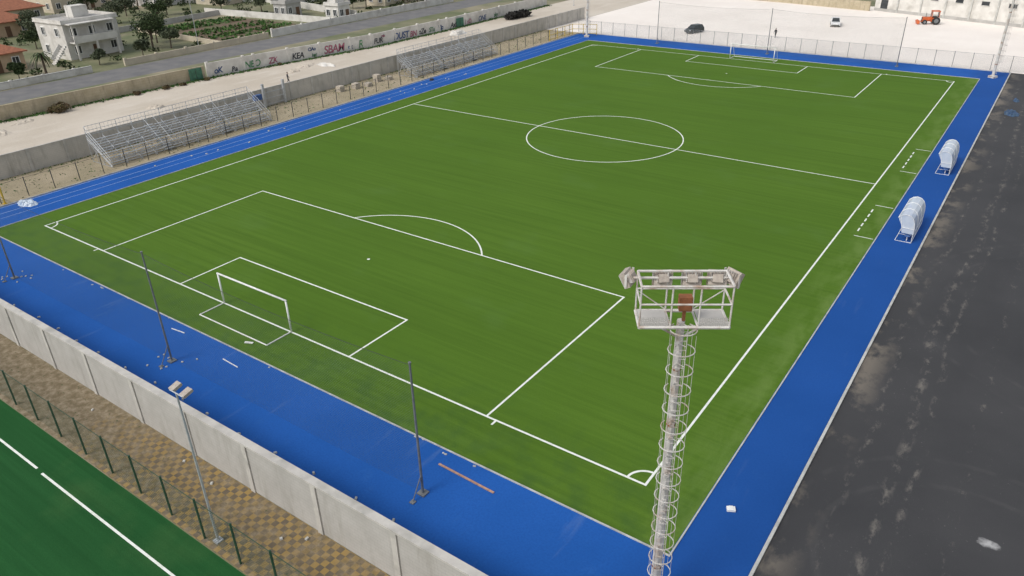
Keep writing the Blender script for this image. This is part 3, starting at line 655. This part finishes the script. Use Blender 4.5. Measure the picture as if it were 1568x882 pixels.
# ---------------- people ----------------
def person(loc,rz,name='person_walking',stride=.25):
    g=G(name,(*loc,0),rz)
    J=dict(pel=(0,0,.95,.14),sp=(0,0,1.15,.13),ch=(.02,0,1.38,.15),nk=(.02,0,1.52,.06),hd=(.04,0,1.60,.08),ht=(.05,0,1.72,.085),
     ls=(0,.19,1.42,.07),le=(-.08,.26,1.15,.05),lw=(.06,.28,.92,.035),rs=(0,-.19,1.42,.07),re=(.06,-.26,1.15,.05),rw=(.22,-.26,.95,.035),
     lh=(0,.09,.9,.10),lk=(stride*.6,.10,.5,.065),la=(stride*.7,.10,.09,.045),lt=(stride*.7+.17,.11,.04,.035),
     rh=(0,-.09,.9,.10),rk=(-stride*.1,-.10,.5,.065),ra=(-stride,-.10,.12,.045),rt=(-stride+.15,-.11,.04,.035))
    E=[('pel','sp'),('sp','ch'),('ch','nk'),('nk','hd'),('hd','ht'),('ch','ls'),('ls','le'),('le','lw'),('ch','rs'),('rs','re'),('re','rw'),('pel','lh'),('lh','lk'),('lk','la'),('la','lt'),('pel','rh'),('rh','rk'),('rk','ra'),('ra','rt')]
    ks=list(J); me=bpy.data.meshes.new('body'); me.from_pydata([J[k][:3] for k in ks],[(ks.index(a),ks.index(b)) for a,b in E],[])
    o=bpy.data.objects.new('body',me); col.objects.link(o); me.materials.append(M['cloth']); me.materials.append(M['skin'])
    o.modifiers.new('s','SKIN')
    for i,k in enumerate(ks):
        me.skin_vertices[0].data[i].radius=(J[k][3],J[k][3]); me.skin_vertices[0].data[i].use_root=(k=='pel')
    sb=o.modifiers.new('u','SUBSURF'); sb.levels=1; sb.render_levels=1
    dg=bpy.context.evaluated_depsgraph_get(); m2=bpy.data.meshes.new_from_object(o.evaluated_get(dg)); o.modifiers.clear(); o.data=m2
    if len(m2.materials)<2:
        m2.materials.clear(); m2.materials.append(M['cloth']); m2.materials.append(M['skin'])
    for p in m2.polygons:
        p.use_smooth=True; p.material_index=1 if p.center.z>1.53 else 0
    o.parent=g
    hr=B('hair','cloth',g); hr.tube((.02,0,1.68),(.03,0,1.79),.105,10,.06); hr.obj(True)
    hn=B('hands','skin',g)
    for w,dx in (('lw',.01),('rw',.06)):
        x,y,z,_=J[w]; hn.box((x+dx,y,z-.06),(.03,.07,.09)); s=1 if y>0 else -1
        for k in range(4): hn.tube((x+dx,y-.03+.02*k,z-.10),(x+dx+.03,y-.03+.02*k,z-.17+.012*abs(k-1.5)),.009,5)
        hn.tube((x+dx+.01,y-s*.03,z-.05),(x+dx+.05,y-s*.045,z-.10),.010,5)
    hn.obj()
person((-55.4,49.4),math.radians(60)); person((-3.3,122.4),math.radians(-120),'person_standing',.12)
# ---------------- clutter ----------------
def lump(name,loc,sx,sy,sz,mat,n=14,k=3):
    b=B(name,mat)
    for j in range(k):
        ox,oy=rng.uniform(-.5,.5)*sx,rng.uniform(-.5,.5)*sy; vs=[];ax=sx*rng.uniform(.4,.8);ay=sy*rng.uniform(.4,.8);az=sz*rng.uniform(.5,1)
        for a in range(n):
            t=2*math.pi*a/n; rr=rng.uniform(.75,1.1); vs.append((loc[0]+ox+ax*rr*math.cos(t),loc[1]+oy+ay*rr*math.sin(t),.015))
        for a in range(n):
            t=2*math.pi*a/n; rr=rng.uniform(.35,.75); vs.append((loc[0]+ox+ax*rr*math.cos(t),loc[1]+oy+ay*rr*math.sin(t),az*rng.uniform(.5,1)))
        vs.append((loc[0]+ox,loc[1]+oy,az*.8)); fs=[(a,(a+1)%n,n+(a+1)%n,n+a) for a in range(n)]+[(n+a,n+(a+1)%n,2*n) for a in range(n)]
        b.add(vs,fs)
    return b.obj()
lump('plastic_sheet_pile',(-37.3,1.9),1.3,1.0,.45,'tarp',k=6); lump('blue_tarp_pile',(38.6,84.5),1.0,1.6,.5,'bluetarp',k=5); lump('blue_tarp_pile',(38.2,92),.5,.9,.4,'bluetarp')
lump('dark_bag',(-37.2,62.5),.5,.7,.35,'cloth')
for x,y,s in ((-66,12,2),(-69,16,1.6),(-60,30,1.5),(-64,60,2.2),(-62,56,1.2),(-55,80,2),(-58,92,2)): lump('earth_heap',(x,y),s,s,.35,'dirt',k=4)
lump('rubble_heap',(-60.5,62),2.2,1.2,.5,'white_plaster',k=5); lump('rubble_heap',(-59.8,97),1.6,2.4,.9,'white_plaster',k=6); lump('white_sack_pile',(-48.6,44.5),1.0,1.4,.8,'white_plaster',k=5)
bk=B('stacked_blocks','brick')
for x,y,n in ((-43.8,52.5,3),(-43.2,54.5,2),(-44.2,57.5,4),(-43.5,59.3,2),(-44.5,50,3)):
    for i in range(n): bk.box((x+rng.uniform(-.05,.05),y,.14+.27*i),(.9,.9,.26),rz=rng.uniform(-.1,.1))
bk.obj()
gp=B('metal_gate',['galv','gblue'])
for y in (38,41.5): gp.box((-46.6,y,1.6),(.3,.3,3.2))
for z in (.4,1.2,2.0): gp.tube((-46.5,38,z),(-46.5,41.5,z),.04,5)
for k in range(12): gp.tube((-46.5,38.2+k*.28,.3),(-46.5,38.2+k*.28,2.1),.015,4)
gp.box((-45.6,36.2,1.9),(.5,1.2,.7),mi=1); gp.tube((-45.6,36.2,0),(-45.6,36.2,1.5),.08,6); gp.obj()
st=B('ballast_stones','kerb')
for i in range(17):
    x=-25+i*2.9+rng.uniform(-.3,.3); st.box((x,-8.7+rng.uniform(-.12,.12),.05),(.2,.12,.08),rz=rng.uniform(0,3),top=.8)
for x0 in (-21.2,0):
    for i in range(9): st.box((x0+rng.normal()*.9,-6.8+rng.normal()*.7,.04),(.15,.1,.06),rz=rng.uniform(0,3),top=.8)
for i in range(14): st.box((33.4+i*.24,-4.6-i*.02+rng.uniform(-.1,.1),.05),(.14,.10,.07),rz=rng.uniform(0,3),top=.8)
for i in range(18):
    st.box((rng.uniform(-37,-34),rng.uniform(15,80),.05),(.4*rng.uniform(.4,1),.16,.06),rz=rng.uniform(0,3),top=.8)
for i in range(12): st.box((rng.uniform(-20,30),-3.7+rng.uniform(-.15,.2),.04),(.22*rng.uniform(.4,1),.08,.05),rz=rng.uniform(0,.6),top=.8)
for i in range(5): st.box((rng.uniform(0,25),-11.8+rng.uniform(-.8,.3),.06),(.2*rng.uniform(.5,1),.14,.08),rz=rng.uniform(0,3),top=.8)
st.obj()
pk=B('wooden_plank','wood'); pk.box((22.3,-4.6,.04),(3.6,.11,.05),rz=-.03); pk.obj()
pk=B('white_plank','white')
pk.box((3.4,-4.7,.04),(1.6,.05,.05),rz=-.05); pk.box((-3,-4.2,.04),(1.3,.05,.05),rz=.1); pk.box((2.4,-2.5,.06),(.6,.15,.06),rz=.4); pk.obj()
ct=B('white_carton','white'); ct.box((34.1,.7,.09),(.40,.28,.12),rz=.5); ct.box((34.1,.7,.16),(.2,.29,.02),rz=.5); ct.obj(bevel=.01)
# ---------------- camera ----------------
p=np.array([41.1795,-26.39036,26.23224,-.62487,.49218,-.02401,1144.7798])
f=np.array([np.sin(p[3])*np.cos(p[4]),np.cos(p[3])*np.cos(p[4]),-np.sin(p[4])])
r=np.array([np.cos(p[3]),-np.sin(p[3]),0.]); u=np.cross(r,f)
r,u=r*np.cos(p[5])+u*np.sin(p[5]), -r*np.sin(p[5])+u*np.cos(p[5])
cam=bpy.data.objects.new('camera',bpy.data.cameras.new('camera')); col.objects.link(cam); sc.camera=cam
cam.matrix_world=Matrix(((r[0],u[0],-f[0],p[0]),(r[1],u[1],-f[1],p[1]),(r[2],u[2],-f[2],p[2]),(0,0,0,1)))
cam.data.sensor_width=36; cam.data.lens=36*p[6]/1568; cam.data.clip_end=4000
# ---------------- light ----------------
wd=bpy.data.worlds.new('World'); sc.world=wd; wd.use_nodes=True; t=wd.node_tree; bg=t.nodes['Background']
sk=N(t,'ShaderNodeTexSky'); sk.sky_type='NISHITA'; sk.sun_disc=False; sk.sun_elevation=math.radians(48); sk.sun_rotation=math.radians(200)
sk.dust_density=3; sk.air_density=1.2
hs=N(t,'ShaderNodeHueSaturation'); hs.inputs['Saturation'].default_value=.35
t.links.new(sk.outputs[0],hs.inputs['Color']); t.links.new(hs.outputs[0],bg.inputs['Color']); bg.inputs['Strength'].default_value=.15
sl=bpy.data.lights.new('sun','SUN'); sl.energy=1.5; sl.angle=math.radians(20); sl.color=(1,.96,.9)
so=bpy.data.objects.new('sun',sl); col.objects.link(so)
el,az=math.radians(48),math.radians(200)
dv=Vector((math.sin(az)*math.cos(el),math.cos(az)*math.cos(el),math.sin(el))); so.rotation_euler=dv.to_track_quat('Z','Y').to_euler()
sc.view_settings.view_transform='Standard'; sc.view_settings.look='None'; sc.view_settings.exposure=0
